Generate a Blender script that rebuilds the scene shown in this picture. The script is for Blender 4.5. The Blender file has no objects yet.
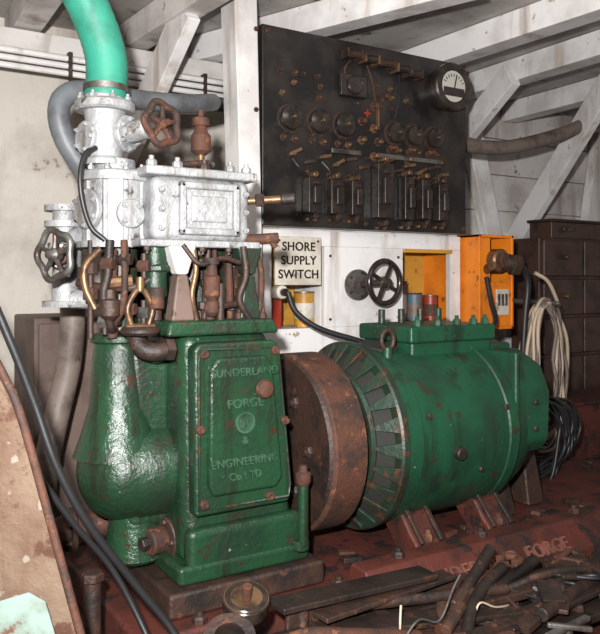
import bpy, math, random
from mathutils import Vector, Matrix
random.seed(7)
S=bpy.context.scene
COL=S.collection
# ---------------------------------------------------------------- materials
def M(name,c1,c2=None,scale=8,lo=.45,hi=.62,rough=.5,metal=0.,bump=.15,bscale=45,c3=None,s3=22,t3=.62,rough2=None,coat=0,dist=.006,c4=None,s4=18,t4=.58,c5=None,s5=110,t5=.70):
    m=bpy.data.materials.new(name); m.use_nodes=True; nt=m.node_tree; n=nt.nodes; L=nt.links
    b=n['Principled BSDF']; tc=n.new('ShaderNodeTexCoord')
    def noise(s,d=8,r=.6,vec=None):
        x=n.new('ShaderNodeTexNoise'); x.inputs['Scale'].default_value=s; x.inputs['Detail'].default_value=d
        x.inputs['Roughness'].default_value=r; L.new(vec or tc.outputs['Object'],x.inputs['Vector']); return x
    def ramp(src,a,bb):
        r=n.new('ShaderNodeMapRange'); r.inputs['From Min'].default_value=a; r.inputs['From Max'].default_value=bb
        L.new(src,r.inputs['Value']); return r.outputs['Result']
    def mixc(f,a,c):
        m3=n.new('ShaderNodeMix'); m3.data_type='RGBA'; L.new(f,m3.inputs['Factor'])
        L.new(a,m3.inputs['A']); m3.inputs['B'].default_value=(*c,1); return m3.outputs['Result']
    b.inputs['Roughness'].default_value=rough; b.inputs['Metallic'].default_value=metal
    if coat: b.inputs['Coat Weight'].default_value=coat; b.inputs['Coat Roughness'].default_value=.12
    b.inputs['Base Color'].default_value=(*c1,1)
    if c2:
        f=ramp(noise(scale).outputs['Fac'],lo,hi)
        mx=n.new('ShaderNodeMix'); mx.data_type='RGBA'; L.new(f,mx.inputs['Factor'])
        mx.inputs['A'].default_value=(*c1,1); mx.inputs['B'].default_value=(*c2,1); out=mx.outputs['Result']
        if rough2 is not None:
            mr=n.new('ShaderNodeMix'); L.new(f,mr.inputs['Factor']); mr.inputs['A'].default_value=rough; mr.inputs['B'].default_value=rough2
            L.new(mr.outputs['Result'],b.inputs['Roughness'])
        if c4: # vertical dirt runs
            mp=n.new('ShaderNodeMapping'); mp.inputs['Scale'].default_value=(1,1,.12); L.new(tc.outputs['Object'],mp.inputs['Vector'])
            out=mixc(ramp(noise(s4,6,.6,mp.outputs['Vector']).outputs['Fac'],t4,t4+.14),out,c4)
        if c3: out=mixc(ramp(noise(s3,10,.7).outputs['Fac'],t3,t3+.05),out,c3)
        if c5: out=mixc(ramp(noise(s5,3,.5).outputs['Fac'],t5,t5+.03),out,c5)
        L.new(out,b.inputs['Base Color'])
    if bump:
        bp=n.new('ShaderNodeBump'); bp.inputs['Strength'].default_value=bump; bp.inputs['Distance'].default_value=dist
        L.new(noise(bscale,6).outputs['Fac'],bp.inputs['Height']); L.new(bp.outputs['Normal'],b.inputs['Normal'])
    return m
green=M('green_enamel',(.013,.046,.021),(.008,.026,.013),7,rough=.24,rough2=.42,c3=(.038,.018,.010),s3=17,t3=.585,bump=.55,bscale=60,c4=(.013,.020,.011),s4=22,t4=.51,c5=(.15,.17,.13),s5=75,t5=.72)
green2=M('green_enamel_generator',(.010,.060,.029),(.007,.036,.018),5,rough=.38,rough2=.52,c3=(.035,.020,.012),s3=14,t3=.595,bump=.3,bscale=40,c4=(.010,.027,.015),s4=18,t4=.51,c5=(.22,.22,.18),s5=60,t5=.73)
greenl=M('green_letters',(.040,.090,.053),(.022,.055,.03),20,rough=.4)
greend=M('green_grimy',(.014,.033,.020),(.018,.016,.011),12,rough=.42,c3=(.06,.03,.015),s3=24,t3=.55,bump=.5)
rust=M('rust',(.070,.024,.012),(.026,.013,.009),14,rough=.75,c3=(.14,.052,.022),s3=30,t3=.58,bump=.6,bscale=70)
rustd=M('rust_dark',(.038,.018,.012),(.013,.009,.008),12,rough=.55,c3=(.085,.033,.018),s3=26,t3=.60,bump=.6,bscale=60)
redox=M('red_oxide',(.085,.019,.012),(.040,.012,.008),7,rough=.6,c3=(.016,.010,.009),s3=12,t3=.55,bump=.5)
redox2=M('red_oxide_worn',(.17,.060,.042),(.10,.038,.027),20,rough=.7,bump=.4)
silver=M('aluminium_paint',(.33,.335,.34),(.22,.22,.225),11,rough=.48,metal=.25,c3=(.085,.06,.045),s3=20,t3=.59,bump=.8,bscale=70,c4=(.15,.13,.11),s4=20,t4=.55)
steel=M('dull_steel',(.18,.17,.16),(.08,.06,.05),15,rough=.45,metal=.7,bump=.3)
brass=M('tarnished_brass',(.20,.115,.06),(.07,.042,.028),18,rough=.42,metal=.6,bump=.3)
white=M('white_paint',(.72,.70,.695),(.56,.53,.52),5,rough=.5,c3=(.25,.17,.12),s3=17,t3=.62,bump=.25,bscale=25,c4=(.42,.36,.32),s4=9,t4=.55)
whited=M('white_paint_dirty',(.60,.57,.55),(.42,.38,.36),4,rough=.6,c3=(.15,.11,.08),s3=12,t3=.61,bump=.3,c4=(.28,.23,.20),s4=7,t4=.55)
plaster=M('stained_plaster',(.62,.58,.52),(.46,.42,.37),3,rough=.85,c3=(.22,.16,.12),s3=6,t3=.60,bump=.6,bscale=16,c4=(.34,.28,.23),s4=5,t4=.54,dist=.012)
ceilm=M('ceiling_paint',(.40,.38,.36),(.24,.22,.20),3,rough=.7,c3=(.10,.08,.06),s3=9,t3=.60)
slate=M('black_slate',(.011,.010,.010),(.026,.021,.018),9,rough=.34,c3=(.055,.042,.033),s3=45,t3=.62,bump=.15,c5=(.10,.06,.04),s5=120,t5=.72)
black=M('black_bakelite',(.018,.014,.013),(.036,.026,.020),20,rough=.22,bump=.05)
rubber=M('black_rubber',(.012,.012,.013),rough=.45,bump=.1)
orange=M('orange_paint',(.72,.205,.012),(.52,.13,.010),5,rough=.45,c3=(.18,.06,.02),s3=20,t3=.61,c4=(.38,.09,.012))
yellow=M('ochre_paint',(.50,.26,.035),(.33,.15,.025),8,rough=.45,c3=(.13,.07,.03),s3=18,t3=.58)
redp=M('red_paint',(.34,.03,.015),(.18,.03,.02),12,rough=.4)
blue=M('faded_blue',(.05,.13,.18),(.10,.10,.10),14,rough=.5)
teal=M('teal_hose',(.025,.24,.165),(.018,.17,.115),9,rough=.55,bump=.3,bscale=30,c4=(.014,.12,.085))
hoseg=M('grey_hose',(.11,.12,.13),(.07,.07,.075),14,rough=.5)
hoseb=M('brown_grey_hose',(.16,.125,.105),(.09,.065,.055),14,rough=.55,c3=(.06,.03,.02),s3=18,t3=.6)
cream=M('cream_cable',(.42,.33,.24),rough=.5)
wood=M('dark_wood',(.060,.030,.022),(.030,.016,.012),10,rough=.45,bump=.3)
tan=M('rusty_tan_plate',(.135,.090,.060),(.090,.048,.028),5,rough=.75,c3=(.060,.022,.010),s3=9,t3=.51,bump=.7,c4=(.080,.038,.020),s4=9,t4=.52,c5=(.19,.155,.125),s5=26,t5=.64)
mint=M('pale_primer',(.19,.26,.23),(.13,.15,.12),14,rough=.7,c3=(.10,.04,.02),s3=14,t3=.56)
grime=M('oily_grime',(.024,.016,.013),(.011,.008,.007),8,rough=.42,c3=(.06,.024,.014),s3=11,t3=.56,bump=.5,bscale=30,dist=.008)
brownp=M('brown_grey_paint',(.13,.085,.068),(.08,.05,.04),6,rough=.6,c3=(.05,.03,.02),s3=14,t3=.6)
dial=M('dial_face',(.45,.43,.38),rough=.5,bump=0)
mark=M('faded_lettering',(.22,.11,.06),rough=.6,bump=0)
signm=M('sign_board',(.54,.50,.43),(.42,.37,.31),15,rough=.6,c3=(.22,.15,.10),s3=25,t3=.60)
dark=M('slot_shade_black',(.013,.013,.010),rough=.8,bump=0)  # near-black colour painted in for the shade inside openings
# ---------------------------------------------------------------- builders
P=[None]
def group(name,loc=(0,0,0)):
    e=bpy.data.objects.new(name,None); e.location=loc; e.empty_display_size=.1; COL.objects.link(e); P[0]=e; return e
def top(): P[0]=None
def mk(name,vs,fs,mat,bevel=0,seg=2,sharp=35):
    me=bpy.data.meshes.new(name); me.from_pydata([tuple(v) for v in vs],[],fs); me.update()
    import bmesh
    bm=bmesh.new(); bm.from_mesh(me); bmesh.ops.recalc_face_normals(bm,faces=bm.faces)
    for f in bm.faces: f.smooth=True
    if not bevel:
        for e in bm.edges:
            if len(e.link_faces)==2 and e.calc_face_angle(0)>math.radians(sharp): e.smooth=False
    bm.to_mesh(me); bm.free()
    me.materials.append(mat)
    o=bpy.data.objects.new(name,me); COL.objects.link(o)
    if bevel:
        md=o.modifiers.new('bevel','BEVEL'); md.width=bevel; md.segments=seg; md.limit_method='ANGLE'; md.angle_limit=math.radians(30); md.harden_normals=True
    if P[0]:
        o.parent=P[0]; o.matrix_parent_inverse=Matrix.Translation(-P[0].location)
    return o
BF=[(0,1,2,3),(4,7,6,5),(0,4,5,1),(1,5,6,2),(2,6,7,3),(3,7,4,0)]
def box(name,x0,x1,y0,y1,z0,z1,mat,bevel=.004,seg=2):
    return mk(name,[(x0,y0,z0),(x1,y0,z0),(x1,y1,z0),(x0,y1,z0),(x0,y0,z1),(x1,y0,z1),(x1,y1,z1),(x0,y1,z1)],BF,mat,bevel,seg)
def frust(name,a,b,z0,z1,mat,bevel=.004,seg=3):
    return mk(name,[(a[0],a[2],z0),(a[1],a[2],z0),(a[1],a[3],z0),(a[0],a[3],z0),(b[0],b[2],z1),(b[1],b[2],z1),(b[1],b[3],z1),(b[0],b[3],z1)],BF,mat,bevel,seg)
def frame(ax,up=None):
    ax=Vector(ax).normalized()
    u=Vector(up) if up else (Vector((0,0,1)) if abs(ax.z)<.9 else Vector((1,0,0)))
    s=ax.cross(u).normalized(); u=s.cross(ax).normalized(); return ax,s,u
def beam(name,p1,p2,w,h,mat,bevel=.004,up=None):
    p1=Vector(p1);p2=Vector(p2); a,s,u=frame(p2-p1,up); vs=[]
    for p in (p1,p2):
        for i,j in ((-1,-1),(1,-1),(1,1),(-1,1)): vs.append(p+s*i*w/2+u*j*h/2)
    return mk(name,vs,BF,mat,bevel)
def prism(name,pts,y0,y1,mat,bevel=.004,seg=3):
    n=len(pts); vs=[(x,y0,z) for x,z in pts]+[(x,y1,z) for x,z in pts]
    fs=[tuple(range(n)),tuple(range(2*n-1,n-1,-1))]+[(i,(i+1)%n,n+(i+1)%n,n+i) for i in range(n)]
    return mk(name,vs,fs,mat,bevel,seg)
def prismx(name,pts,x0,x1,mat,bevel=.004,seg=3):
    n=len(pts); vs=[(x0,y,z) for y,z in pts]+[(x1,y,z) for y,z in pts]
    fs=[tuple(range(n)),tuple(range(2*n-1,n-1,-1))]+[(i,(i+1)%n,n+(i+1)%n,n+i) for i in range(n)]
    return mk(name,vs,fs,mat,bevel,seg)
def lathe(name,o,ax,prof,mat,seg=40,off=0):
    o=Vector(o); a,s,u=frame(ax); vs=[];fs=[]
    for t,r in prof:
        for k in range(seg):
            an=2*math.pi*(k+off)/seg; vs.append(o+a*t+(s*math.cos(an)+u*math.sin(an))*max(r,.0002))
    for i in range(len(prof)-1):
        for k in range(seg):
            k2=(k+1)%seg; fs.append((i*seg+k,i*seg+k2,(i+1)*seg+k2,(i+1)*seg+k))
    fs.append(tuple(range(seg))); m=(len(prof)-1)*seg; fs.append(tuple(m+k for k in range(seg-1,-1,-1)))
    return mk(name,vs,fs,mat)
def rod(name,p1,p2,r,mat,seg=20,r2=None,ch=None):
    p1=Vector(p1);p2=Vector(p2);l=(p2-p1).length; r2=r if r2 is None else r2
    c=min(r,r2)*.15 if ch is None else ch
    return lathe(name,p1,p2-p1,[(0,r-c),(c,r),(l-c,r2),(l,r2-c)],mat,seg)
def nut(name,p,ax,r,h,mat):
    p=Vector(p); a=Vector(ax).normalized()
    lathe(name,p,a,[(0,r),(h*.7,r),(h,r*.75)],mat,6)
    return lathe(name+'_stud',p+a*h,a,[(0,r*.5),(h*.6,r*.5)],mat,8)
def catmull(pts,n,closed):
    pts=[Vector(p) for p in pts]; out=[]; N=len(pts); rng=N if closed else N-1
    for i in range(rng):
        p0=pts[(i-1)%N] if (closed or i>0) else pts[0]*2-pts[1]
        p1=pts[i];p2=pts[(i+1)%N]
        p3=pts[(i+2)%N] if (closed or i<N-2) else pts[-1]*2-pts[-2]
        for k in range(n):
            t=k/n; out.append(.5*((2*p1)+(p2-p0)*t+(2*p0-5*p1+4*p2-p3)*t*t+(3*p1-p0-3*p2+p3)*t**3))
    if not closed: out.append(pts[-1])
    return out
def tube(name,pts,r,mat,seg=12,n=8,closed=False,smooth=True,rip=0):
    c=catmull(pts,n,closed) if smooth else [Vector(p) for p in pts]
    N=len(c); vs=[];fs=[]; u=None
    for i in range(N):
        t=(c[(i+1)%N]-c[i-1]) if closed else (c[min(i+1,N-1)]-c[max(i-1,0)])
        t.normalize()
        if u is None: _,_,u=frame(t)
        else:
            u=(u-t*u.dot(t)); u=u.normalized() if u.length>1e-6 else frame(t)[2]
        s=t.cross(u); rr=r*(1+rip*(1 if i%2 else -1))
        for k in range(seg):
            an=2*math.pi*k/seg; vs.append(c[i]+(s*math.cos(an)+u*math.sin(an))*rr)
    for i in range(N if closed else N-1):
        j=(i+1)%N
        for k in range(seg):
            k2=(k+1)%seg; fs.append((i*seg+k,i*seg+k2,j*seg+k2,j*seg+k))
    if not closed: fs.append(tuple(range(seg))); fs.append(tuple((N-1)*seg+k for k in range(seg-1,-1,-1)))
    return mk(name,vs,fs,mat,sharp=60)
def wheel(name,c,ax,R,rr,mat,spokes=5,lobes=0,stem=.06,hub=.3):
    c=Vector(c); a,s,u=frame(ax); pts=[]; n=60
    for k in range(n):
        an=2*math.pi*k/n; q=R*(1+(.09*math.cos(lobes*an) if lobes else 0)); pts.append(c+(s*math.cos(an)+u*math.sin(an))*q)
    tube(name+'_rim',pts,rr,mat,10,1,True,False)
    for k in range(spokes):
        an=2*math.pi*(k+.3)/spokes; d=s*math.cos(an)+u*math.sin(an)
        rod(name+'_spoke_%d'%k,c+d*R*.15,c+d*R,rr*.8,mat,8,rr*.65)
    lathe(name+'_hub',c-a*rr*1.8,a,[(0,R*hub*.8),(rr,R*hub),(rr*2.6,R*hub),(rr*3.6,R*hub*.6),(rr*4.4,R*hub*.55)],mat,16)
    if stem: rod(name+'_stem',c-a*stem,c,R*.14,steel,12)
def flange(name,o,ax,r,h,mat,nb=6,bolt=rustd,bs=.008):
    o=Vector(o);a,s,u=frame(ax)
    lathe(name,o,a,[(0,r-.003),(.003,r),(h-.003,r),(h,r-.003)],mat,36)
    for k in range(nb):
        an=2*math.pi*(k+.5)/nb; nut(name+'_bolt_%d'%k,o+a*h+(s*math.cos(an)+u*math.sin(an))*(r-bs*1.3),a,bs,bs,bolt)
def text(name,body,loc,size,mat,ext=.002,align='CENTER',rz=0,off=.012):
    cu=bpy.data.curves.new(name,'FONT'); cu.body=body; cu.size=size; cu.extrude=ext; cu.align_x=align; cu.space_character=1.05; cu.offset=size*off
    o=bpy.data.objects.new(name,cu); COL.objects.link(o); bpy.context.view_layer.update()
    me=bpy.data.meshes.new_from_object(o); bpy.data.objects.remove(o)
    me.transform(Matrix.Translation(loc)@Matrix.Rotation(rz,4,'Z')@Matrix.Rotation(math.pi/2,4,'X'))
    me.materials.clear(); me.materials.append(mat)
    o=bpy.data.objects.new(name,me); COL.objects.link(o)
    if P[0]: o.parent=P[0]; o.matrix_parent_inverse=Matrix.Translation(-P[0].location)
    return o
NY=(0,-1,0)
# ================================================================ ROOM
FZ=-.15
top()
box('floor',-1.2,4.5,-1.2,3.12,FZ-.1,FZ,redox,0)
box('wall_back',-1.2,4.5,3.12,3.25,FZ,1.74,plaster,0)
box('wall_left',-1.3,-1.2,-1.2,3.12,FZ,1.74,plaster,0)
box('wall_right',4.5,4.6,-1.2,3.12,FZ,1.74,whited,0)
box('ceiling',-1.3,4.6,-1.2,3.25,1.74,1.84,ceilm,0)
group('wall_planking',(3,3.1,1))
for i in range(9):
    z=FZ+.005+i*.21; box('plank_%d'%i,1.6,4.45,3.095,3.118,z,z+.205,whited,.004)
bm_=[((1.78,1.74),(1.28,3.08),.09,None),((2.29,1.3),(2.20,3.08),.10,None),((2.70,.9),(2.74,3.08),.10,((2.67,2.42,1.66),(2.76,3.06,1.28),.05,.12)),
 ((3.25,.8),(3.36,3.08),.1,((3.22,2.30,1.68),(3.38,3.06,.92),.05,.13)),((.55,.8),(.62,3.08),.1,None),((1.12,1.5),(1.02,3.08),.09,((1.06,2.43,1.66),(1.00,3.07,1.12),.05,.13)),
 ((4.0,.8),(4.0,3.08),.1,None)]
for i,(a,b,w,kn) in enumerate(bm_):
    group('deck_beam',(a[0],a[1],1.68))
    beam('beam_body',(a[0],a[1],1.685),(b[0],b[1],1.685),w,.105,white if i<4 else whited)
    if kn: beam('hanging_knee',*kn,white)
group('deck_stringer',(.5,2.9,1.6))
box('stringer_body',-.6,1.6,2.86,2.95,1.555,1.625,whited)
group('conduit_run',(.5,2.8,1.55))
for i in range(3): rod('conduit_%d'%i,(-.6,2.84,1.54-.028*i),(1.5,2.84,1.535-.028*i),.011,white,10)
for x in (.2,.75,1.3): box('conduit_clip',x,x+.015,2.825,2.86,1.465,1.56,rustd,.002)
group('hull_rib',(3.2,3.05,1.3)); beam('rib_plank',(3.0,3.06,1.70),(3.5,3.06,FZ+.03),.12,.06,white,up=(0,1,0))
group('hull_rib',(4,3.05,1.3)); beam('rib_plank',(4.2,3.06,1.70),(3.85,3.06,FZ+.03),.12,.06,white,up=(0,1,0))
group('support_post',(1.2,2.35,.8))
mk('post_body',[(1.23,2.29,FZ),(1.30,2.29,FZ),(1.30,2.40,FZ),(1.23,2.40,FZ),(1.165,2.29,1.74),(1.255,2.29,1.74),(1.255,2.40,1.74),(1.165,2.40,1.74)],BF,white,.005)
for z in (.98,1.30,1.58): nut('post_bolt',(1.25,2.29,z),NY,.009,.008,rust)
# ================================================================ CABINET
group('instrument_cabinet',(1.8,2.4,.6))
Y0,Y1=2.345,2.375
def pan(n,x0,x1,z0,z1,m=white,y0=Y0,y1=Y1): box(n,x0,x1,y0,y1,z0,z1,m,.002)
pan('top_rail',1.31,2.27,.835,.893); pan('bottom_rail',1.31,2.27,.42,.53)
pan('left_stile',1.31,1.345,.53,.835); pan('centre_panel',1.575,1.955,.53,.835); pan('right_stile',2.215,2.27,.53,.835)
box('cabinet_back',1.31,2.27,2.56,2.58,.42,.893,yellow,.002)
box('cabinet_shelf',1.31,2.27,2.375,2.56,.515,.53,white,.002)
box('cabinet_top',1.31,2.27,2.375,2.56,.875,.893,white,.002)
box('cabinet_side',1.31,1.325,2.375,2.56,.53,.875,orange,.002)
box('cabinet_divider',1.95,1.965,2.375,2.56,.53,.875,orange,.002)
box('cabinet_divider_b',1.575,1.59,2.375,2.56,.53,.875,white,.002)
box('cabinet_end',2.255,2.27,2.375,2.56,.53,.875,orange,.002)
box('door_yellow_edge',1.955,2.215,2.335,2.345,.82,.835,yellow,.001)
box('cabinet_leg',1.34,1.40,2.40,2.46,FZ,.42,whited); box('cabinet_leg_b',2.18,2.24,2.40,2.46,FZ,.42,whited)
box('upper_backboard',1.31,2.27,2.365,2.40,.893,1.62,whited,.002)
for x in (1.60,1.93):
    for z in (.56,.80): nut('panel_screw',(x,Y0,z),NY,.006,.004,rust)
group('panel_valve',(1.78,2.3,.69))
lathe('valve_flange',(1.725,2.344,.69),NY,[(0,.06),(.012,.06),(.016,.045),(.03,.038)],steel,32)
for k in range(5):
    an=k*1.257; nut('valve_bolt_%d'%k,(1.725+.047*math.cos(an),2.334,.69+.047*math.sin(an)),NY,.007,.007,rustd)
rod('valve_spindle',(1.725,2.33,.69),(1.765,2.24,.70),.014,rustd)
wheel('valve_wheel',(1.77,2.23,.70),(.1,-1,0),.080,.011,black,4,0,.02)
def tin(name,x,y,z,r,h,m1,m2,mt=steel):
    group(name,(x,y,z)); rod('can_body',(x,y,z),(x,y,z+h),r,m1,28,ch=.002)
    lathe('can_label',(x,y,z+h*.25),(0,0,1),[(0,r),(0,r+.001),(h*.45,r+.001),(h*.45,r)],m2,28)
    lathe('can_lid',(x,y,z+h),(0,0,1),[(0,r+.002),(.005,r+.002),(.005,r-.006),(.002,r-.007)],mt,28)
tin('tin_can',1.53,2.42,.53,.038,.13,yellow,signm)
tin('tin_can',1.385,2.42,.53,.04,.15,redp,redp)
tin('spray_can',2.0,2.42,.53,.03,.17,rust,hoseb,rust); tin('spray_can',2.08,2.42,.53,.032,.12,blue,hoseb,rust); tin('spray_can',2.16,2.41,.53,.03,.11,redp,rust)
group('shore_supply_sign',(1.43,2.3,.77))
box('sign_plate',1.335,1.53,2.300,2.312,.690,.865,signm,.003)
for i,t in enumerate(['SHORE','SUPPLY','SWITCH']): text('sign_text_%d'%i,t,(1.432,2.2995,.815-.050*i),.044,black,.0015,off=.02)
for x in (1.35,1.515): nut('sign_screw',(x,2.30,.85),NY,.005,.003,rust)
rod('sign_hanger',(1.43,2.312,.84),(1.43,2.345,.84),.006,steel); rod('sign_hanger_b',(1.43,2.312,.70),(1.43,2.345,.70),.006,steel)
group('rotary_switch',(1.36,2.3,.66))
rod('switch_body',(1.36,2.343,.665),(1.36,2.29,.665),.024,signm); rod('switch_knob',(1.36,2.29,.665),(1.36,2.27,.665),.014,black)
# ================================================================ SWITCHBOARD
group('electrical_switchboard',(1.79,2.33,1.25))
BX0,BX1,BZ0,BZ1=1.275,2.25,.900,1.606; BY=2.29
box('slate_panel',BX0,BX1,BY,2.36,BZ0,BZ1,slate,.006)
def bp(u,v,dy=0): return Vector((BX0+u*(BX1-BX0),BY-dy,BZ1-v*(BZ1-BZ0)))
def knob(n,u,v,r,m=black,base=None):
    p=bp(u,v); lathe(n,p,NY,[(0,r*.75),(.006,r*.9),(.02,r),(.03,r*.95),(.036,r*.6),(.038,r*.3)],m,24)
    rod(n+'_stud',p+Vector((0,-.036,0)),p+Vector((0,-.05,0)),.006,base or brass,10)
def term(n,u,v,r=.010,l=.03,m=brass):
    p=bp(u,v); rod(n,p,p+Vector((0,-l,0)),r,m,10); lathe(n+'_washer',p,NY,[(0,r*1.7),(.003,r*1.7)],m,16)
KU=(.11,.235,.35,.60,.70,.805)
for i,u in enumerate(KU):
    knob('knob_%d'%i,u,.455+.008*(i>2),.044 if i<3 else .040)
    lathe('knob_bezel_%d'%i,bp(u,.455+.008*(i>2)),NY,[(0,.050),(.005,.050),(.006,.042)],rustd,28)
    for dx in (-.025,.025): term('terminal_c%d'%i,u+dx,.555,.007,.02,brass if dx>0 else rust)
for i,u in enumerate((.12,.18,.25,.31,.37,.43,.55,.60,.66,.72,.78,.84)):
    p=bp(u,.635+.035*(i%2)); m_=rustd if i%3==1 else brass
    rod('lever_post_%d'%i,p,p+Vector((0,-.03,0)),.008,m_,10)
    beam('lever_blade_%d'%i,p+Vector((-.02,-.03,-.005)),p+Vector((.026,-.034,.004 if i%3 else .018)),.006,.012,m_,.001)
for u0,u1,v in ((.50,.84,.60),(.28,.42,.60)): beam('bus_bar',bp(u0,v,.03),bp(u1,v,.03),.008,.018,steel,.002)
for u,v in ((.50,.60),(.84,.60),(.67,.60)): term('bus_post',u,v,.01,.035)
for i,(u,v,w,h) in enumerate(((.20,.84,.06,.13),(.30,.84,.06,.13),(.39,.84,.05,.13),(.53,.79,.08,.21),(.65,.82,.05,.17),(.74,.82,.05,.16),(.83,.83,.05,.15))):
    p=bp(u,v); box('fuse_block_%d'%i,p.x-w/2,p.x+w/2,BY-.045,BY,p.z-h/2,p.z+h/2,black,.006)
    box('fuse_handle_%d'%i,p.x-w*.3,p.x+w*.3,BY-.065,BY-.045,p.z-h*.25,p.z+h*.25,black,.008,3)
    rod('fuse_cap_%d'%i,(p.x-w*.2,BY-.05,p.z+h*.34),(p.x+w*.2,BY-.05,p.z+h*.34),.007,rustd,10)
    for s in (-1,1):
        rod('fuse_clip_%d'%i,(p.x,BY-.0,p.z+s*h*.58),(p.x,BY-.05,p.z+s*h*.58),.011,brass if s>0 else rustd,10)
        for dx in (-.018,.018): rod('fuse_screw_%d'%i,(p.x+dx,BY,p.z+s*h*.66),(p.x+dx,BY-.02,p.z+s*h*.66),.006,rust if s>0 else brass,8)
for i,(u,v) in enumerate(((.38,.085),(.46,.095),(.54,.10),(.62,.115),(.68,.13))):
    p=bp(u,v,.035); rod('top_fuse_%d'%i,p+Vector((-.032,0,0)),p+Vector((.032,0,.004)),.015,black if i%2 else rustd,12)
    for s in (-.032,.032): box('top_fuse_jaw_%d'%i,p.x+s-.005,p.x+s+.005,BY-.05,BY,p.z-.015,p.z+.018,brass if i%2 else rustd,.001)
box('small_ammeter',bp(.33,0).x,bp(.46,0).x,BY-.02,BY,bp(0,.30).z,bp(0,.18).z,black,.006); rod('small_ammeter_ring',bp(.395,.24,.02),bp(.395,.24,.03),.035,black,28)
for v in (.22,.27,.33):
    for u in (.08,.13,.18,.24,.52,.58,.66): 
        if random.random()<.5: term('stud_t',u+random.uniform(-.01,.01),v,.006,.018,random.choice([brass,rust,rustd]))
for i,(u,v) in enumerate(((.50,.33),(.50,.45),(.44,.42),(.44,.52),(.55,.27),(.52,.52))): term('terminal_d%d'%i,u,v,.010,.03,brass if i%2 else rust)
beam('shunt_bar',bp(.50,.33,.028),bp(.50,.45,.028),.016,.006,brass,.001)
text('plus_mark','+',(bp(.47,.40).x,BY-.001,bp(0,.40).z),.06,redp,.001)
for i,(t,u,v) in enumerate((('FIELD',.11,.525),('SHUNT',.235,.525),('MAIN',.35,.525),('LIGHTS',.60,.545),('PUMP',.70,.545),('BATT',.805,.545),('1   2   3',.30,.73),('4   5   6',.73,.70),('- +',.42,.33))):
    text('label_%d'%i,t,(bp(u,v).x,BY-.001,bp(0,v).z),.014,mark,.0006)
for i,(a,b) in enumerate((((.12,.66),(.20,.75)),((.25,.66),(.30,.75)),((.37,.66),(.39,.75)),((.55,.6),(.53,.68)),((.66,.66),(.65,.73)),((.78,.66),(.74,.73)),((.84,.63),(.83,.74)),((.46,.12),(.50,.30)),((.38,.11),(.35,.2)),((.62,.14),(.60,.38)))):
    p=bp(*a,.012);q=bp(*b,.012); m_=(p+q)/2+Vector((random.uniform(-.02,.02),-.012,0)); tube('jumper_%d'%i,[p,m_,q],.004,random.choice([rustd,rubber,rust]),6,6)
p=bp(.845,.18); lathe('ammeter_case',p,NY,[(0,.080),(.05,.084),(.055,.095),(.085,.095),(.09,.089),(.09,.066),(.083,.064)],black,48)
lathe('ammeter_dial',p+Vector((0,-.0835,0)),NY,[(0,.062),(.002,.062)],dial,40)
box('ammeter_mask',p.x-.055,p.x+.055,BY-.089,BY-.086,p.z-.040,p.z-.006,black,.001)
beam('ammeter_needle',p+Vector((0,-.088,-.015)),p+Vector((.014,-.088,.045)),.003,.004,black,0)
for k in range(9):
    an=math.radians(30+15*k); c=p+Vector((0,-.0865,-.010)); d=Vector((math.cos(an),0,math.sin(an)))
    beam('dial_tick_%d'%k,c+d*.048,c+d*.060,.002,.003,black,0)
for u,v in ((.02,.03),(.98,.03),(.02,.97),(.98,.97),(.46,.97)): nut('panel_nut',bp(u,v),NY,.010,.008,rust)
# ================================================================ ORANGE BOX
group('orange_junction_box',(2.33,2.3,.7))
X0,X1=2.285,2.49
box('box_back',X0,X1,2.40,2.415,.50,.90,orange,.003)
box('box_left',X0,X0+.012,2.25,2.40,.50,.90,orange,.002); box('box_right',X1-.012,X1,2.25,2.40,.50,.90,orange,.002)
box('box_top',X0,X1,2.25,2.40,.888,.90,orange,.002); box('box_bottom',X0,X1,2.25,2.40,.50,.512,orange,.002)
box('door_lower',X0+.012,X1-.012,2.255,2.265,.512,.70,orange,.003)
box('door_upper',X0+.012,X0+.07,2.255,2.265,.70,.888,orange,.003)
box('label_plate',X0+.10,X1-.03,2.249,2.255,.56,.67,signm,.002)
for k in range(3): box('label_window_%d'%k,X0+.108+k*.022,X0+.121+k*.022,2.246,2.25,.60,.65,steel,.001)
rod('gland_body',(2.38,2.36,.79),(2.38,2.21,.79),.050,brass,24); rod('gland_side',(2.38,2.23,.79),(2.44,2.20,.775),.038,rustd)
rod('gland_nut',(2.42,2.205,.775),(2.46,2.19,.77),.046,rustd,6); rod('gland_boss',(2.38,2.21,.79),(2.38,2.19,.79),.034,rust,6)
rod('gland_low',(2.34,2.27,.75),(2.31,2.2,.77),.02,brass)
tube('gland_cable',[(2.455,2.19,.77),(2.49,2.185,.745),(2.51,2.19,.68),(2.505,2.20,.55),(2.50,2.21,.35),(2.52,2.24,.10),(2.54,2.24,FZ+.02)],.014,rubber)
# ================================================================ BEDPLATE
group('bedplate',(1.5,1.8,-.1))
box('bed_main',.55,2.75,1.52,2.18,FZ,-.06,redox,.012,3)
prismx('bed_rail_front',[(1.43,-.115),(1.43,-.085),(1.49,-.015),(1.55,-.012),(1.57,-.06),(1.57,-.115)],1.12,2.75,redox,.006)
box('bed_flange_low',.58,2.85,1.38,1.52,FZ,-.115,grime,.008)
box('engine_pad',.64,1.06,1.575,2.12,-.06,0,rustd,.01)
tx=text('casting_letters','SUNDERLAND  FORGE',(0,0,0),.054,redox2,.005)
tx.data.transform(Matrix.Translation((1.54,1.434,-.074))@Matrix.Rotation(-math.radians(40.6),4,'X'))
for x in (.7,1.08): nut('holding_bolt',(x,1.545,-.06),(0,0,1),.018,.016,rustd)
for x in (1.25,1.55,1.95,2.3,2.6): nut('rail_bolt',(x,1.52,-.013),(0,0,1),.018,.016,rustd)
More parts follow.
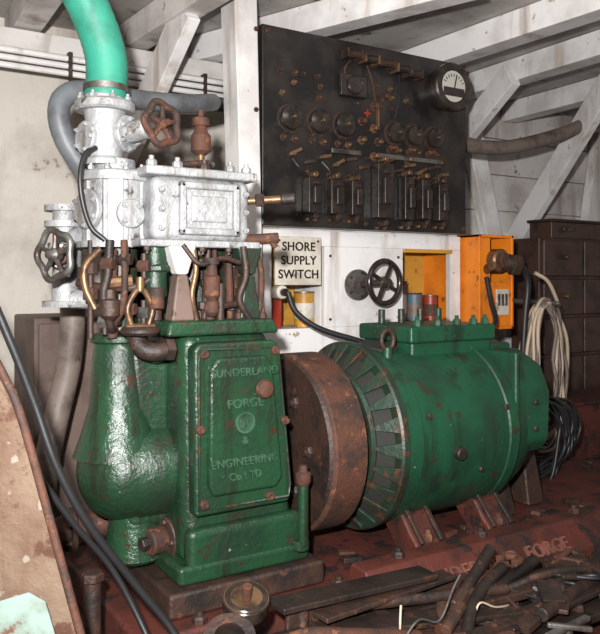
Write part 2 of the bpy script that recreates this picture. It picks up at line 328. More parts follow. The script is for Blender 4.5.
for i in range(46):
    x=random.uniform(1.1,2.7); y=random.uniform(1.60,1.70) if random.random()<.7 else random.uniform(1.95,2.12); a=random.uniform(0,3.1); l=random.uniform(.02,.07)
    beam('bed_debris_%d'%i,(x,y,-.054),(x+l*math.cos(a),y+l*math.sin(a)*.4,-.05),random.uniform(.01,.035),.014,random.choice([rust,rustd,grime]),.002)
# ================================================================ ENGINE
group('stationary_engine',(.87,1.82,.4))
box('base_flange',.675,1.030,1.60,2.06,0,.045,green,.012,3)
frust('crankcase',(.70,1.015,1.63,2.03),(.70,.940,1.645,2.02),.03,.585,green,.035,5)
prism('cover_plate',[(.715,.155),(.970,.155),(.980,.20),(.942,.545),(.928,.56),(.725,.56),(.71,.545)],1.60,1.645,green,.012,4)
prism('cover_raised_panel',[(.755,.20),(.925,.20),(.943,.225),(.915,.50),(.898,.525),(.765,.525),(.745,.50),(.742,.225)],1.585,1.605,green,.010,4)
tube('cover_gasket_rim',[(.725,1.60,.17),(.965,1.60,.17),(.97,1.60,.20),(.935,1.60,.54),(.73,1.60,.545),(.722,1.60,.52)],.004,greend,6,1,True,False)
box('cover_lower_band',.70,1.015,1.605,1.65,.02,.125,green,.02,4)
for x,z in ((.725,.36),(.735,.185),(.91,.18),(.952,.36),(.925,.535),(.735,.535)): nut('cover_bolt',(x,1.60,z),NY,.012,.012,rust)
lathe('cover_knob',(.885,1.585,.445),NY,[(0,.02),(.008,.024),(.018,.020),(.022,.012)],rust,20)
for t,z,sz in (('SUNDERLAND',.480,.027),('FORGE',.405,.030),('&',.318,.025),('ENGINEERING',.268,.027),('Co LTD',.235,.025)):
    text('cast_text_'+t.split()[0].lower(),t,(.836,1.584,z),sz,greenl,.004,off=.0)
lathe('cast_emblem',(.836,1.586,.368),NY,[(0,.026),(.005,.026),(.005,.021),(.001,.020)],greenl,24)
text('cast_text_emblem','SF',(.836,1.584,.358),.026,greenl,.004)
frust('deck_plate',(.655,.958,1.625,2.04),(.665,.945,1.635,2.03),.575,.612,green,.010,3)
for x in (.69,.78,.86,.925): nut('deck_nut',(x,1.66,.612),(0,0,1),.012,.014,rust)
lathe('governor_casing',(.60,1.80,.28),(0,0,1),[(0,.110),(.05,.092),(.12,.072),(.24,.064),(.275,.060),(.29,.05)],green,40)
box('governor_web',.60,.72,1.735,1.90,.10,.55,green,.03,4)
lathe('casing_lip',(.60,1.80,.555),(0,0,1),[(0,.066),(.004,.070),(.016,.070),(.02,.066)],green,40)
dp=[]
for k in range(13):
    a=math.pi/2*k/12; dp.append((-.10*math.cos(a)*1.0,.118*math.sin(a)))
lathe('bearing_dome',(.60,1.80,.24),(1,0,0),dp+[(.02,.120),(.03,.124),(.11,.124),(.115,.12)],green,48)
rod('dome_foot',(.64,1.80,.02),(.64,1.80,.15),.075,green,32,.06)
flange('drain_plug_flange',(.705,1.74,.075),(-1,-.25,0),.055,.02,rustd,5)
rod('drain_plug',(.69,1.736,.075),(.645,1.724,.075),.032,rust,20)
rod('drain_plug_cap',(.65,1.724,.075),(.625,1.718,.075),.016,rustd,6)
flange('side_inlet_flange',(.71,1.90,.09),(-1,0,0),.06,.02,rustd,6)
rod('oil_pillar',(1.0,1.585,.045),(1.0,1.585,.20),.013,green); rod('oil_pillar_base',(1.0,1.598,.03),(1.0,1.598,.055),.022,green)
lathe('oil_pillar_knob',(1.0,1.585,.195),(0,0,1),[(0,.014),(.01,.02),(.03,.02),(.035,.012),(.05,.010)],rust,16)
for x,y in ((.705,1.67),(.885,1.67),(.705,1.98),(.885,1.98)):
    lt=(x<.8 and y<1.8)
    frust('column',(x-.03,x+.03,y-.025,y+.025),(x-.014,x+.014,y-.02,y+.02),.61,.72,brownp if lt else greend,.006)
    frust('column_upper',(x-.014,x+.014,y-.02,y+.02),(x-.038,x+.034,y-.025,y+.025),.72,.79,whited if lt else greend,.006)
lathe('cylinder_barrel',(.81,1.84,.61),(0,0,1),[(0,.11),(.02,.11),(.02,.095),(.06,.09),(.15,.095),(.16,.11),(.18,.11)],greend,40)
rod('piston_rod_guide',(.60,1.80,.58),(.60,1.80,.79),.045,greend)
box('head_bottom_flange',.60,.912,1.645,2.0,.785,.802,silver,.004)
box('cylinder_head',.635,.895,1.665,1.985,.80,.955,silver,.022,4)
box('head_top_plate',.615,.908,1.65,2.0,.953,.975,silver,.006)
for x0,x1,z0,z1 in ((.70,.86,.925,.943),(.70,.86,.815,.833),(.70,.718,.815,.943),(.842,.86,.815,.943)):
    box('jacket_frame',x0,x1,1.652,1.675,z0,z1,silver,.006,3)
box('jacket_plate',.732,.828,1.660,1.67,.847,.911,silver,.008,3)
for x in (.635,.70,.77,.84,.885):
    nut('head_nut',(x,1.672,.975),(0,0,1),.013,.015,silver if x!=.77 else rustd); nut('head_nut_back',(x,1.975,.975),(0,0,1),.011,.013,silver)
for x in (.62,.69,.76,.83,.89): nut('flange_nut',(x,1.66,.785),(0,0,-1),.009,.01,rustd)
for z in (.83,.875,.92): nut('side_nut',(.655,1.662,z),NY,.008,.008,silver); nut('side_nut',(.878,1.662,z),NY,.008,.008,silver)
lathe('valve_chest',(.59,1.80,.785),(0,0,1),[(0,.092),(.015,.092),(.015,.078),(.16,.078),(.16,.09),(.18,.09),(.185,.085),(.19,.05),(.215,.048)],silver,48)
for k in range(12):
    an=2*math.pi*k/12; nut('chest_nut',(.59+.083*math.cos(an),1.80+.083*math.sin(an),.968),(0,0,1),.008,.010,silver)
for k in range(4):
    an=math.radians(200+k*35); x,y=.59+.078*math.cos(an),1.80+.078*math.sin(an); box('chest_rib',x-.006,x+.006,y-.006,y+.006,.80,.945,silver,.003)
flange('chest_side_flange',(.522,1.77,.875),(-1,-.35,0),.048,.016,silver,6,silver,.007)
flange('chest_front_boss',(.60,1.725,.865),(.1,-1,0),.035,.014,silver,4,silver,.007)
lathe('intake_body',(.565,1.80,.985),(0,0,1),[(0,.05),(.012,.05),(.02,.043),(.06,.050),(.11,.047),(.13,.05),(.13,.068),(.135,.072),(.15,.072),(.155,.068),(.155,.05),(.175,.047)],silver,40)
for k in range(8):
    an=2*math.pi*k/8; nut('intake_nut',(.565+.06*math.cos(an),1.80+.06*math.sin(an),1.14),(0,0,1),.008,.010,silver)
flange('intake_side_flange',(.60,1.765,1.06),(.6,-.8,0),.045,.016,silver,6,silver,.007)
rod('intake_bonnet',(.605,1.757,1.06),(.64,1.71,1.07),.025,silver,20)
flange('intake_left_flange',(.525,1.80,1.05),(-1,-.3,0),.04,.014,silver,5,silver,.006)
wheel('throttle_wheel',(.660,1.668,1.075),(.30,-.95,.05),.048,.009,rust,5,5,.06,.28)
rod('lubricator_stem',(.81,1.78,.965),(.81,1.78,1.06),.010,brass)
lathe('lubricator_cup',(.81,1.78,1.03),(0,0,1),[(0,.014),(.01,.026),(.05,.026),(.06,.018),(.075,.016),(.075,.022),(.095,.022),(.10,.008),(.115,.008)],rust,20)
rod('lubricator_arm',(.77,1.77,1.005),(.85,1.79,1.01),.008,steel); nut('lubricator_nut',(.81,1.78,.975),(0,0,1),.024,.018,steel)
rod('rocker_shaft',(.70,1.70,.985),(.80,1.71,1.0),.008,rustd)
rod('indicator_tap',(.89,1.72,.91),(.98,1.66,.915),.010,brass); rod('indicator_tap_nut',(.925,1.697,.912),(.945,1.684,.913),.018,rustd,6); rod('indicator_tap_end',(.98,1.66,.915),(1.01,1.64,.917),.015,rustd)
rod('drain_tap',(.90,1.70,.81),(.97,1.655,.815),.014,rust); rod('drain_tap_lever',(.945,1.67,.82),(.965,1.66,.79),.008,rust)
lathe('water_pipe',(.50,1.92,.64),(0,0,1),[(0,.03),(.0,.055),(.015,.055),(.015,.032),(.10,.03),(.10,.04),(.16,.042),(.16,.03),(.20,.03),(.20,.05),(.215,.05),(.215,.03),(.24,.03),(.24,.05),(.255,.05)],silver,32)
rod('water_branch',(.50,1.92,.80),(.59,1.82,.84),.03,silver)
rod('water_branch_low',(.50,1.92,.66),(.60,1.85,.66),.025,silver)
wheel('water_valve_wheel',(.435,1.76,.765),(-.9,-.45,0),.055,.008,steel,5,5,.0,.3)
rod('water_valve_stem',(.435,1.76,.765),(.50,1.90,.765),.012,rustd); flange('water_valve_bonnet',(.475,1.855,.765),(-.3,-1,0),.032,.012,steel,5,rustd,.006)
lathe('water_valve_gland',(.47,1.83,.765),(-.45,-.9,0),[(0,.022),(.03,.02),(.032,.014),(.045,.014)],rust,14)
tube('link_pipe_a',[(.545,1.70,.80),(.54,1.70,.72),(.53,1.70,.67),(.55,1.71,.60),(.58,1.76,.575)],.010,rustd)
tube('link_pipe_b',[(.575,1.69,.80),(.575,1.685,.70),(.57,1.69,.64),(.56,1.72,.60)],.008,rust)
tube('link_pipe_c',[(.50,1.80,.70),(.54,1.74,.69),(.60,1.70,.69),(.64,1.69,.71)],.010,rustd)
tube('link_pipe_d',[(.53,1.72,.78),(.50,1.74,.74),(.50,1.74,.69),(.52,1.73,.64)],.009,brass)
rod('link_rod_a',(.515,1.75,.57),(.515,1.75,.80),.007,rustd); rod('link_rod_b',(.56,1.73,.57),(.56,1.73,.78),.013,rust)
for z in (.60,.64,.69,.745): rod('link_nut',(.56,1.73,z),(.56,1.73,z+.02),.022,rustd,6)
for z in (.72,.66): rod('link_collar',(.515,1.75,z),(.515,1.75,z+.03),.018,rust,8)
rod('link_boss',(.545,1.715,.70),(.60,1.70,.705),.016,brass,10); lathe('link_pot',(.545,1.70,.615),(0,0,1),[(0,.012),(.01,.024),(.045,.026),(.05,.015),(.07,.013)],rustd,16)
for i,(x,y,z) in enumerate(((.53,1.73,.61),(.58,1.70,.64),(.62,1.72,.63),(.57,1.70,.755),(.61,1.69,.74),(.53,1.71,.745))):
    rod('banjo_%d'%i,(x,y,z),(x+.02,y-.02,z),.015,random.choice([rustd,rust,steel]),6); rod('banjo_bolt_%d'%i,(x+.01,y-.01,z-.03),(x+.01,y-.01,z+.03),.007,rustd,8)
rod('fuel_pump',(.655,1.70,.665),(.655,1.70,.79),.028,green); rod('fuel_pump_cap',(.655,1.70,.725),(.655,1.70,.745),.036,green,6); rod('fuel_pump_foot',(.655,1.70,.61),(.655,1.70,.665),.016,rustd)
rod('fuel_pump_b',(.645,1.665,.64),(.645,1.665,.69),.018,rust)
tube('yoke',[(.585,1.665,.60),(.575,1.665,.64),(.59,1.665,.675),(.605,1.665,.685),(.62,1.665,.675),(.635,1.665,.64),(.625,1.665,.60)],.007,brass)
rod('yoke_top',(.605,1.665,.68),(.605,1.665,.715),.010,brass); rod('yoke_base',(.57,1.665,.595),(.64,1.665,.595),.012,brass)
rod('yoke_disc',(.605,1.665,.58),(.605,1.665,.60),.045,rustd,28)
tube('elbow_fitting',[(.60,1.69,.585),(.61,1.67,.55),(.64,1.655,.54),(.67,1.655,.545)],.022,rustd); lathe('elbow_nut',(.66,1.655,.545),(1,0,0),[(0,.028),(.02,.028)],rustd,6)
lathe('drip_feed',(.775,1.64,.62),(0,0,1),[(0,.010),(.01,.018),(.035,.018),(.04,.012),(.05,.02),(.095,.02),(.10,.014),(.125,.012),(.125,.018),(.14,.018)],rust,18)
rod('drip_feed_b',(.80,1.645,.61),(.80,1.645,.70),.010,rustd); rod('drip_arm',(.775,1.64,.64),(.86,1.66,.65),.008,rustd)
tube('lube_pipe',[(.86,1.64,.79),(.865,1.635,.72),(.85,1.64,.66),(.88,1.645,.61)],.008,rustd)
tube('lube_pipe_b',[(.905,1.68,.80),(.925,1.67,.74),(.92,1.66,.66),(.91,1.66,.61)],.008,rust)
tube('lube_pipe_c',[(.70,1.64,.79),(.74,1.63,.745),(.80,1.635,.76),(.85,1.64,.75)],.006,rustd)
tube('lube_pipe_d',[(.735,1.66,.79),(.74,1.655,.73),(.73,1.655,.67),(.745,1.66,.61)],.007,brass)
for i in range(10):
    x=random.uniform(.72,.91); y=random.uniform(1.69,1.76); rod('stay_rod_%d'%i,(x,y,.605),(x+random.uniform(-.01,.01),y,.79),random.choice([.006,.009,.012]),random.choice([rustd,rust,greend]),10)
    z=random.uniform(.63,.74); rod('stay_nut_%d'%i,(x,y,z),(x,y,z+.02),.017,rustd,6)
tube('ignition_wire',[(.53,1.76,1.02),(.50,1.74,1.0),(.485,1.73,.95),(.49,1.73,.89),(.51,1.73,.83),(.54,1.72,.80)],.006,rubber)
rod('crankshaft',(1.0,1.82,.25),(1.078,1.82,.25),.04,rustd)
lathe('main_bearing',(1.00,1.82,.25),(1,0,0),[(0,.12),(.03,.11),(.05,.07)],green,32)
# ================================================================ FLYWHEEL
group('flywheel',(1.15,1.82,.25))
lathe('flywheel_disc',(1.085,1.82,.25),(1,0,0),[(0,.06),(0,.215),(-.0,.225),(.006,.245),(.012,.25),(.105,.25),(.11,.245),(.11,.06)],rust,72)
lathe('flywheel_rim_lip',(1.080,1.82,.25),(1,0,0),[(0,.19),(0,.235),(.01,.24),(.01,.19)],rustd,72)
lathe('coupling_hub',(1.195,1.82,.25),(1,0,0),[(0,.16),(.03,.16),(.03,.10),(.038,.10)],rustd,48)
for k in range(6):
    an=k*math.pi/3; nut('coupling_bolt',(1.085,1.82+.14*math.cos(an),.25+.14*math.sin(an)),(-1,0,0),.018,.016,rustd)
# ================================================================ GENERATOR
group('electric_generator',(1.65,1.82,.25))
def G(n,x,prof,m,seg=72): return lathe(n,(x,1.82,.25),(1,0,0),prof,m,seg)
G('fan_inner_cone',1.250,[(0,.15),(.0,.20),(.05,.252),(.075,.252)],dark)  # cone behind the vanes; shade of the vent slots is in its colour
G('fan_inner_ring',1.237,[(0,.17),(0,.205),(.012,.209),(.02,.205),(.02,.17)],greend)
G('fan_outer_ring',1.290,[(0,.256),(0,.270),(.006,.275),(.025,.275),(.03,.268)],greend)
for k in range(24):
    an=2*math.pi*k/24; d=Vector((0,math.cos(an),math.sin(an))); tn=Vector((0,-math.sin(an),math.cos(an)))
    a=Vector((1.247,1.82,.25))+d*.20; b=Vector((1.293,1.82,.25))+d*.266
    w1,w2=.004,.022
    n1=(b-a).normalized().cross(tn).normalized()*.004
    vs=[a-tn*w1-n1,a+tn*w1-n1,a+tn*w1+n1,a-tn*w1+n1,b-tn*w2-n1,b+tn*w2-n1,b+tn*w2+n1,b-tn*w2+n1]
    mk('fan_vane_%d'%k,vs,BF,greend,.001)
G('stator_body',1.315,[(0,.25),(.0,.262),(.006,.268),(.055,.268),(.06,.264),(.39,.264),(.395,.268),(.43,.268),(.435,.257),(.445,.251)],green2)
G('end_bell',1.75,[(0,.25),(.05,.246),(.10,.225),(.13,.19),(.14,.10),(.18,.09),(.19,.07)],green2)
prismx('commutator_cover',[(1.61,.17),(1.580,.21),(1.575,.36),(1.61,.44),(1.70,.485),(1.92,.485),(2.02,.43),(2.05,.22)],1.765,1.91,green2,.012,4)
box('commutator_lip',1.748,1.767,1.57,2.06,.20,.49,green2,.008)
for z in (.25,.33): nut('cover_screw',(1.84,1.577,z),NY,.009,.008,rustd)
box('terminal_box_base',1.45,1.78,1.70,1.94,.46,.525,green2,.012,3)
box('terminal_box_lid',1.44,1.79,1.69,1.95,.52,.57,green2,.008)
for x in (1.48,1.56,1.64,1.71,1.76): nut('lid_nut',(x,1.71,.57),(0,0,1),.013,.018,green2)
for x in (1.48,1.56,1.64,1.72): rod('terminal_post',(x,1.88,.57),(x,1.88,.615),.011,greend)
box('rear_box',1.79,1.89,1.72,1.92,.48,.505,green2,.008)
lathe('slot_shade_disc',(1.385,1.77,.503),(0,-.18,1),[(0,.055),(.012,.055)],dark,32)  # flat disc, painted dark to stand for the shaded slot on top
tube('lifting_eye',[Vector((1.36,1.70,.535))+Vector((.022*math.cos(a),0,.028*math.sin(a))) for a in [i*math.pi/6 for i in range(12)]],.007,rustd,8,3,True)
rod('lifting_eye_base',(1.36,1.70,.47),(1.36,1.70,.515),.014,green2)
for x,z in ((1.40,.33),(1.60,.16),(1.70,.33)):
    y=1.82-math.sqrt(.265**2-(z-.25)**2); nut('frame_screw',(x,y,z),(0,-1,(z-.25)*3),.010,.008,rustd)
rod('grease_cap',(1.50,1.558,.22),(1.50,1.538,.22),.018,rustd)
for x in (1.36,1.64):
    prismx('foot_front',[(1.575,-.058),(1.66,-.058),(1.74,.03),(1.64,.05),(1.60,.0),(1.575,-.02)],x,x+.11,redox,.008)
    prismx('foot_back',[(2.11,-.058),(1.98,-.058),(1.90,.03),(2.0,.05),(2.05,.0),(2.11,-.02)],x,x+.11,redox,.008)
    for dx in (.02,.09): beam('foot_gusset',(x+dx,1.58,-.03),(x+dx,1.66,.055),.014,.04,rustd,.003)
    nut('foot_bolt',(x+.055,1.59,-.02),(0,0,1),.018,.02,rust)
frust('pedestal',(1.80,1.90,1.70,1.94),(1.82,1.88,1.76,1.88),-.058,.17,rustd,.008)
frust('pedestal_b',(2.0,2.08,1.74,1.90),(2.0,2.05,1.78,1.86),-.058,.22,rustd,.008); rod('outboard_shaft',(1.92,1.82,.25),(2.08,1.82,.25),.035,steel)
rod('outboard_bearing',(1.99,1.82,.25),(2.06,1.82,.25),.07,greend)
# ================================================================ HOSES
group('teal_exhaust_hose',(.56,1.8,1.3))
tube('hose_body',[(.565,1.80,1.150),(.570,1.80,1.21),(.565,1.80,1.26),(.545,1.80,1.32),(.51,1.80,1.39),(.45,1.81,1.48),(.39,1.83,1.60),(.36,1.84,1.74)],.050,teal,24,6,rip=.010)
lathe('hose_clamp',(.566,1.80,1.165),(0,0,1),[(0,.053),(.015,.053)],steel,32)
group('grey_coolant_hose',(.5,1.9,1.1))
tube('hose_body',[(.57,1.93,.96),(.535,1.945,1.02),(.505,1.95,1.075),(.492,1.95,1.13),(.505,1.955,1.175),(.55,1.96,1.20),(.64,1.99,1.205),(.76,2.03,1.215),(.90,2.08,1.235),(1.04,2.20,1.28),(1.14,2.44,1.34),(1.40,2.62,1.38),(1.7,2.7,1.38)],.028,hoseg,20,6,rip=.01)
group('overhead_hose',(2.8,2.5,1.4))
tube('hose_body',[(2.29,2.50,1.36),(2.5,2.5,1.325),(2.75,2.5,1.345),(3.1,2.5,1.44),(3.45,2.5,1.56),(3.9,2.5,1.585),(4.3,2.5,1.585)],.034,hoseb,20,6)
group('black_power_cable',(1.6,2.1,.5))
tube('cable',[(1.365,2.265,.665),(1.38,2.24,.60),(1.43,2.18,.545),(1.50,2.08,.51),(1.56,1.97,.49),(1.66,2.0,.52),(1.80,2.0,.52),(1.95,2.0,.515),(2.10,2.05,.50),(2.22,2.10,.54),(2.26,2.16,.62),(2.275,2.2,.72)],.010,rubber)
group('coiled_beige_cable',(2.6,2.2,.4))
for i in range(11):
    cx=2.60+.013*i-.06; zc=.38-.012*i; pts=[]
    for k in range(12):
        a=k*math.pi/6; pts.append((cx+(.055+.010*i)*math.cos(a)+random.uniform(-.014,.014),2.12+.012*i+random.uniform(-.01,.01),zc+(.24+.012*i)*math.sin(a)+random.uniform(-.014,.014)))
    tube('coil_%d'%i,pts,.008,cream if i%3 else hoseb,8,5,True)
tube('tail',[(2.52,2.16,.74),(2.58,2.14,.70),(2.66,2.15,.60)],.008,cream)
rod('coil_hook',(2.60,2.10,.61),(2.60,2.6,.62),.01,steel)
group('coiled_black_cable',(2.4,2.0,.1))
for i in range(14):
    pts=[]
    for k in range(10):
        a=k*math.pi/5; pts.append((2.34+.014*i-.06+(.12+.008*i)*math.cos(a)+random.uniform(-.022,.022),1.94+.010*i,.07+.012*(i%4)+(.17-.004*i)*math.sin(a)+random.uniform(-.022,.022)))
    tube('coil_%d'%i,pts,.007,rubber,8,5,True)
group('black_trailing_cable',(.3,1.35,.4))
tube('cable_a',[(.16,1.35,.76),(.22,1.35,.69),(.26,1.35,.60),(.30,1.35,.49),(.335,1.34,.38),(.39,1.34,.27),(.48,1.35,.14),(.56,1.33,.02),(.57,1.25,-.09),(.60,1.1,-.138)],.0075,rubber)
tube('cable_b',[(.14,1.36,.70),(.20,1.36,.63),(.25,1.36,.52),(.29,1.37,.40),(.37,1.38,.27),(.45,1.39,.16),(.50,1.36,.05),(.53,1.28,-.06),(.55,1.1,-.138)],.006,rubber)
# ================================================================ RIGHT STORAGE
group('drawer_cabinet',(3.5,2.7,.5))
box('carcass',3.10,4.1,2.63,2.82,.10,.93,wood,.006)
for r in range(4):
    for c in range(3):
        x=3.115+c*.325; z=.115+r*.205; box('drawer_front',x,x+.31,2.61,2.635,z,z+.19,wood,.008)
        rod('drawer_knob',(x+.155,2.61,z+.10),(x+.155,2.585,z+.10),.012,brass,12)
box('plinth',3.08,4.15,2.58,2.86,FZ,.10,redox,.005)
group('storage_crate',(3.5,2.72,1.0))
box('crate_body',3.22,3.7,2.65,2.80,.93,1.02,wood,.006); box('crate_lid',3.21,3.71,2.64,2.81,1.02,1.035,rustd,.004)
rod('crate_handle',(3.3,2.64,.98),(3.4,2.64,.98),.008,steel,8)
group('red_bulkhead_step',(3,2.3,0))
box('step_body',2.85,4.3,2.30,2.56,FZ,.12,redox,.006); box('step_lip',2.83,4.3,2.28,2.57,.12,.135,redox,.004)
# ================================================================ LEFT OBJECTS
group('metal_locker',(.66,2.5,.25))
box('locker_body',.54,.80,2.45,2.75,FZ,.59,brownp,.008); box('locker_door',.555,.785,2.44,2.452,FZ+.03,.57,brownp,.004); rod('locker_knob',(.57,2.44,.3),(.57,2.425,.3),.012,steel)
group('rusty_exhaust_pipe',(.55,2.1,.35))
tube('pipe',[(.60,2.22,.66),(.60,2.22,.58),(.59,2.23,.45),(.555,2.23,.30),(.525,2.23,.15),(.52,2.23,0),(.52,2.23,-.145)],.036,hoseb,20)
flange('pipe_flange',(.60,2.22,.65),(0,0,1),.05,.015,rustd,5)
group('rusty_drain_pipe',(.5,1.9,.08))
rod('pipe',(.36,1.92,.065),(.685,1.90,.09),.038,rust,24); flange('pipe_flange',(.52,1.91,.077),(-1,0,0),.055,.016,rustd,6)
rod('pipe_leg',(.40,1.92,FZ),(.40,1.92,.06),.02,rustd)
group('rusty_stanchion',(.47,1.6,0)); rod('stanchion',(.475,1.60,FZ),(.475,1.60,.06),.018,rustd,20); rod('stanchion_cap',(.475,1.60,.06),(.475,1.60,.08),.024,rustd,6)
group('rusty_steel_plate',(.2,1.25,.2))
def quadplate(n,pts,th,m,bev=.004):
    pts=[Vector(p) for p in pts]; nn=(pts[1]-pts[0]).cross(pts[2]-pts[0]).normalized()*th
    k=len(pts); vs=pts+[p+nn for p in pts]
    fs=[tuple(range(k)),tuple(range(2*k-1,k-1,-1))]+[(i,(i+1)%k,k+(i+1)%k,k+i) for i in range(k)]
    return mk(n,vs,fs,m,bev)
quadplate('plate_face',[(.20,1.28,.62),(.235,1.272,.55),(.262,1.255,.47),(.405,1.17,FZ),(-.05,1.44,FZ),(-.02,1.42,.62)],.012,tan)
quadplate('primer_patch',[(.262,1.226,.215),(.285,1.212,.20),(.30,1.203,.14),(.34,1.179,.10),(.345,1.176,.02),(.22,1.251,.02),(.19,1.269,.19)],.004,mint,.001)
tube('plate_edge_bead',[(.20,1.275,.62),(.235,1.267,.55),(.262,1.250,.47),(.335,1.207,.155),(.405,1.165,FZ+.01)],.007,rust,8,6,False,True)
# ================================================================ FOREGROUND
group('filler_cap_valve',(.72,1.36,.0))
rod('valve_pipe',(.715,1.355,FZ),(.715,1.355,.04),.020,rustd); lathe('valve_cap',(.715,1.355,.035),(-.1,-.35,1),[(0,.03),(.0,.045),(.012,.048),(.03,.048),(.036,.042),(.036,.034),(.030,.032)],black,32)
lathe('valve_cap_ring',(.712,1.345,.063),(-.1,-.35,1),[(0,.036),(0,.046),(.004,.046),(.004,.036)],brass,32)
rod('valve_cap_stem',(.710,1.34,.065),(.707,1.33,.095),.010,rust)
group('pipe_union_ring',(.65,1.30,-.05))
lathe('ring',(.645,1.29,.0),(-.2,-.5,.8),[(0,.03),(0,.05),(.02,.052),(.04,.05),(.04,.03),(.02,.028),(0,.03)],rustd,32); rod('ring_leg',(.65,1.305,FZ),(.645,1.30,.01),.02,rustd)
group('scrap_iron_pile',(1.1,1.3,-.05))
box('deck_board',.80,1.9,1.12,1.355,-.095,-.075,grime,.004)
for x in (.85,1.3,1.8): box('board_bearer',x,x+.06,1.14,1.33,FZ,-.095,rustd,.004)
beam('angle_iron',(.80,1.335,.005),(1.32,1.345,-.035),.012,.050,rustd); beam('angle_iron_leg',(.80,1.31,-.02),(1.32,1.32,-.055),.07,.010,grime)
beam('long_plank',(.78,1.345,.03),(1.20,1.345,.015),.07,.014,grime); beam('long_plank_b',(.86,1.30,.005),(1.26,1.340,.0),.05,.012,rustd)
rod('prop_a',(.84,1.335,-.075),(.84,1.335,.022),.014,rustd); rod('prop_b',(1.15,1.335,-.075),(1.15,1.335,.012),.014,rustd)
tube('curved_bar',[(.72,1.25,.0),(.80,1.24,.005),(.88,1.225,-.01),(.97,1.215,-.03),(1.05,1.21,-.05)],.018,rust)
beam('flat_bar_b',(.85,1.30,-.02),(1.35,1.20,-.05),.07,.012,grime); beam('flat_bar_f',(.95,1.18,-.055),(1.30,1.26,-.05),.08,.010,rustd)
beam('flat_bar_c',(1.05,1.32,-.04),(1.62,1.28,-.04),.05,.012,grime); beam('spanner',(1.20,1.25,-.030),(1.42,1.31,.005),.026,.014,rust)
tube('spanner_jaw',[(1.42,1.33,.008),(1.445,1.335,.008),(1.465,1.315,.008),(1.455,1.295,.008),(1.43,1.29,.008)],.010,rust,8)
beam('flat_bar_d',(1.0,1.26,-.04),(1.70,1.22,-.04),.03,.02,rustd); beam('flat_bar_e',(1.25,1.16,-.055),(1.75,1.20,-.05),.06,.014,grime)
beam('flat_bar_g',(1.40,1.15,-.05),(1.65,1.32,-.04),.07,.012,rustd); beam('flat_bar_h',(1.15,1.14,-.06),(1.42,1.18,-.06),.05,.012,rust)
rod('steel_tube',(.92,1.33,.0),(1.35,1.24,-.02),.012,rustd); rod('steel_tube_b',(1.1,1.20,-.04),(1.55,1.33,-.02),.015,grime)
rod('steel_tube_c',(1.35,1.14,-.045),(1.85,1.26,-.04),.016,rustd)
rod('round_bar',(1.18,1.24,-.03),(1.40,1.34,.035),.014,rustd); rod('round_bar_socket',(1.18,1.24,-.03),(1.23,1.262,-.016),.022,rustd,8)
tube('bent_pipe_b',[(1.15,1.17,-.05),(1.22,1.22,-.02),(1.32,1.27,-.005),(1.40,1.30,.0)],.014,grime)
tube('curved_strap',[(1.38,1.27,-.04),(1.46,1.25,-.02),(1.56,1.23,-.015),(1.64,1.21,-.03),(1.68,1.20,-.06)],.010,rustd)
tube('wire_a',[(.95,1.17,-.05),(1.03,1.19,.0),(1.10,1.20,-.02),(1.16,1.22,.03),(1.19,1.23,.05)],.0025,steel,6)
tube('wire_b',[(1.00,1.21,-.05),(1.01,1.22,.0),(1.02,1.23,.02)],.0025,cream,6)
tube('wire_c',[(1.2,1.2,-.05),(1.22,1.2,-.01),(1.27,1.2,-.03),(1.35,1.22,-.05)],.0025,cream,6)
for i in range(5):
    x=random.uniform(.95,1.6); pts=[(x+random.uniform(-.05,.05)+.04*k,1.22+random.uniform(-.06,.06),-.06+random.uniform(0,.05)) for k in range(5)]; tube('tangled_wire_%d'%i,pts,.004,random.choice([rubber,rustd]),6)
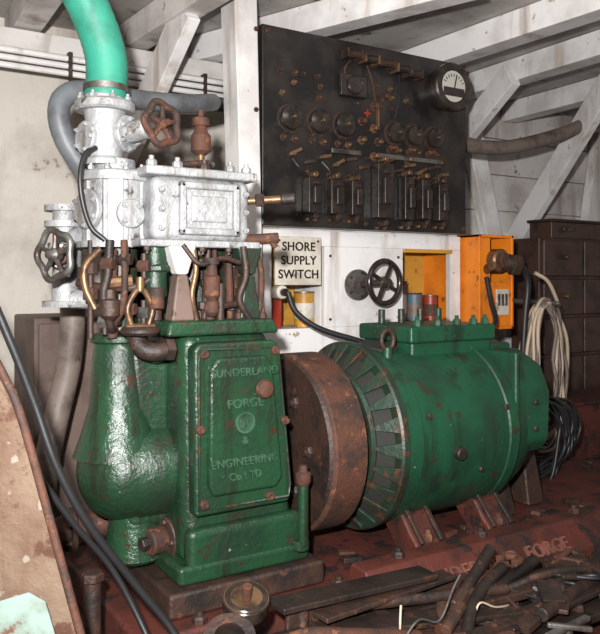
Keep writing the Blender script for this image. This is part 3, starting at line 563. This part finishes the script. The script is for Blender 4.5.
for i in range(130):
    x=random.uniform(.80,1.85); y=random.uniform(1.13,1.33); a=random.uniform(0,3.1); l=random.uniform(.03,.14)
    z=random.uniform(-.07,-.035)
    if i%5==0: nut('loose_nut_%d'%i,(x,y,-.075),(0,0,1),.014,.014,rustd)
    elif i%5==1: rod('scrap_rod_%d'%i,(x,y,z),(x+l*1.5*math.cos(a),min(1.34,y+l*math.sin(a)),z+.02),random.uniform(.005,.013),random.choice([rust,rustd,grime]),10)
    else: beam('scrap_%d'%i,(x,y,z),(x+l*math.cos(a),min(1.34,y+l*math.sin(a)),z+random.uniform(-.005,.02)),random.uniform(.012,.05),random.uniform(.006,.016),random.choice([rust,rustd,grime,grime,rustd]),.001)
group('aluminium_bracket',(1.4,1.08,0))
beam('bracket_arm',(1.28,1.065,-.045),(1.44,1.085,-.05),.016,.012,steel); beam('bracket_arm_b',(1.31,1.09,-.037),(1.39,1.035,-.045),.012,.012,steel)
rod('bracket_stand',(1.36,1.075,FZ),(1.36,1.075,-.05),.01,steel)
# ================================================================ LIGHT / CAMERA
def area(n,loc,tgt,e,size,col=(1,1,1)):
    l=bpy.data.lights.new(n,'AREA'); l.energy=e; l.size=size; l.color=col
    o=bpy.data.objects.new(n,l); COL.objects.link(o); o.location=loc
    o.rotation_euler=(Vector(tgt)-Vector(loc)).to_track_quat('-Z','Y').to_euler(); return o
area('camera_flash',(-.08,.05,.86),(1.5,2.1,.90),108,.05,(1,.985,.965))
area('added_fill_light',(1.2,.9,1.60),(1.4,1.8,.2),4,.5,(1,.95,.88))  # unseen fill light, added under the ceiling to lift the room
w=bpy.data.worlds.new('w'); S.world=w; w.use_nodes=True; w.node_tree.nodes['Background'].inputs[0].default_value=(1,.96,.92,1); w.node_tree.nodes['Background'].inputs[1].default_value=.12
cd=bpy.data.cameras.new('camera'); cam=bpy.data.objects.new('camera',cd); COL.objects.link(cam)
cam.location=(0,0,.705); cam.rotation_euler=(math.pi/2,0,-math.radians(32)); cd.sensor_fit='HORIZONTAL'; cd.sensor_width=36; cd.lens=45; cd.shift_y=-.06; cd.clip_start=.02
S.camera=cam
S.view_settings.view_transform='Standard'
for o in list(bpy.data.objects):
    if o.type=='EMPTY' and not o.children: bpy.data.objects.remove(o)
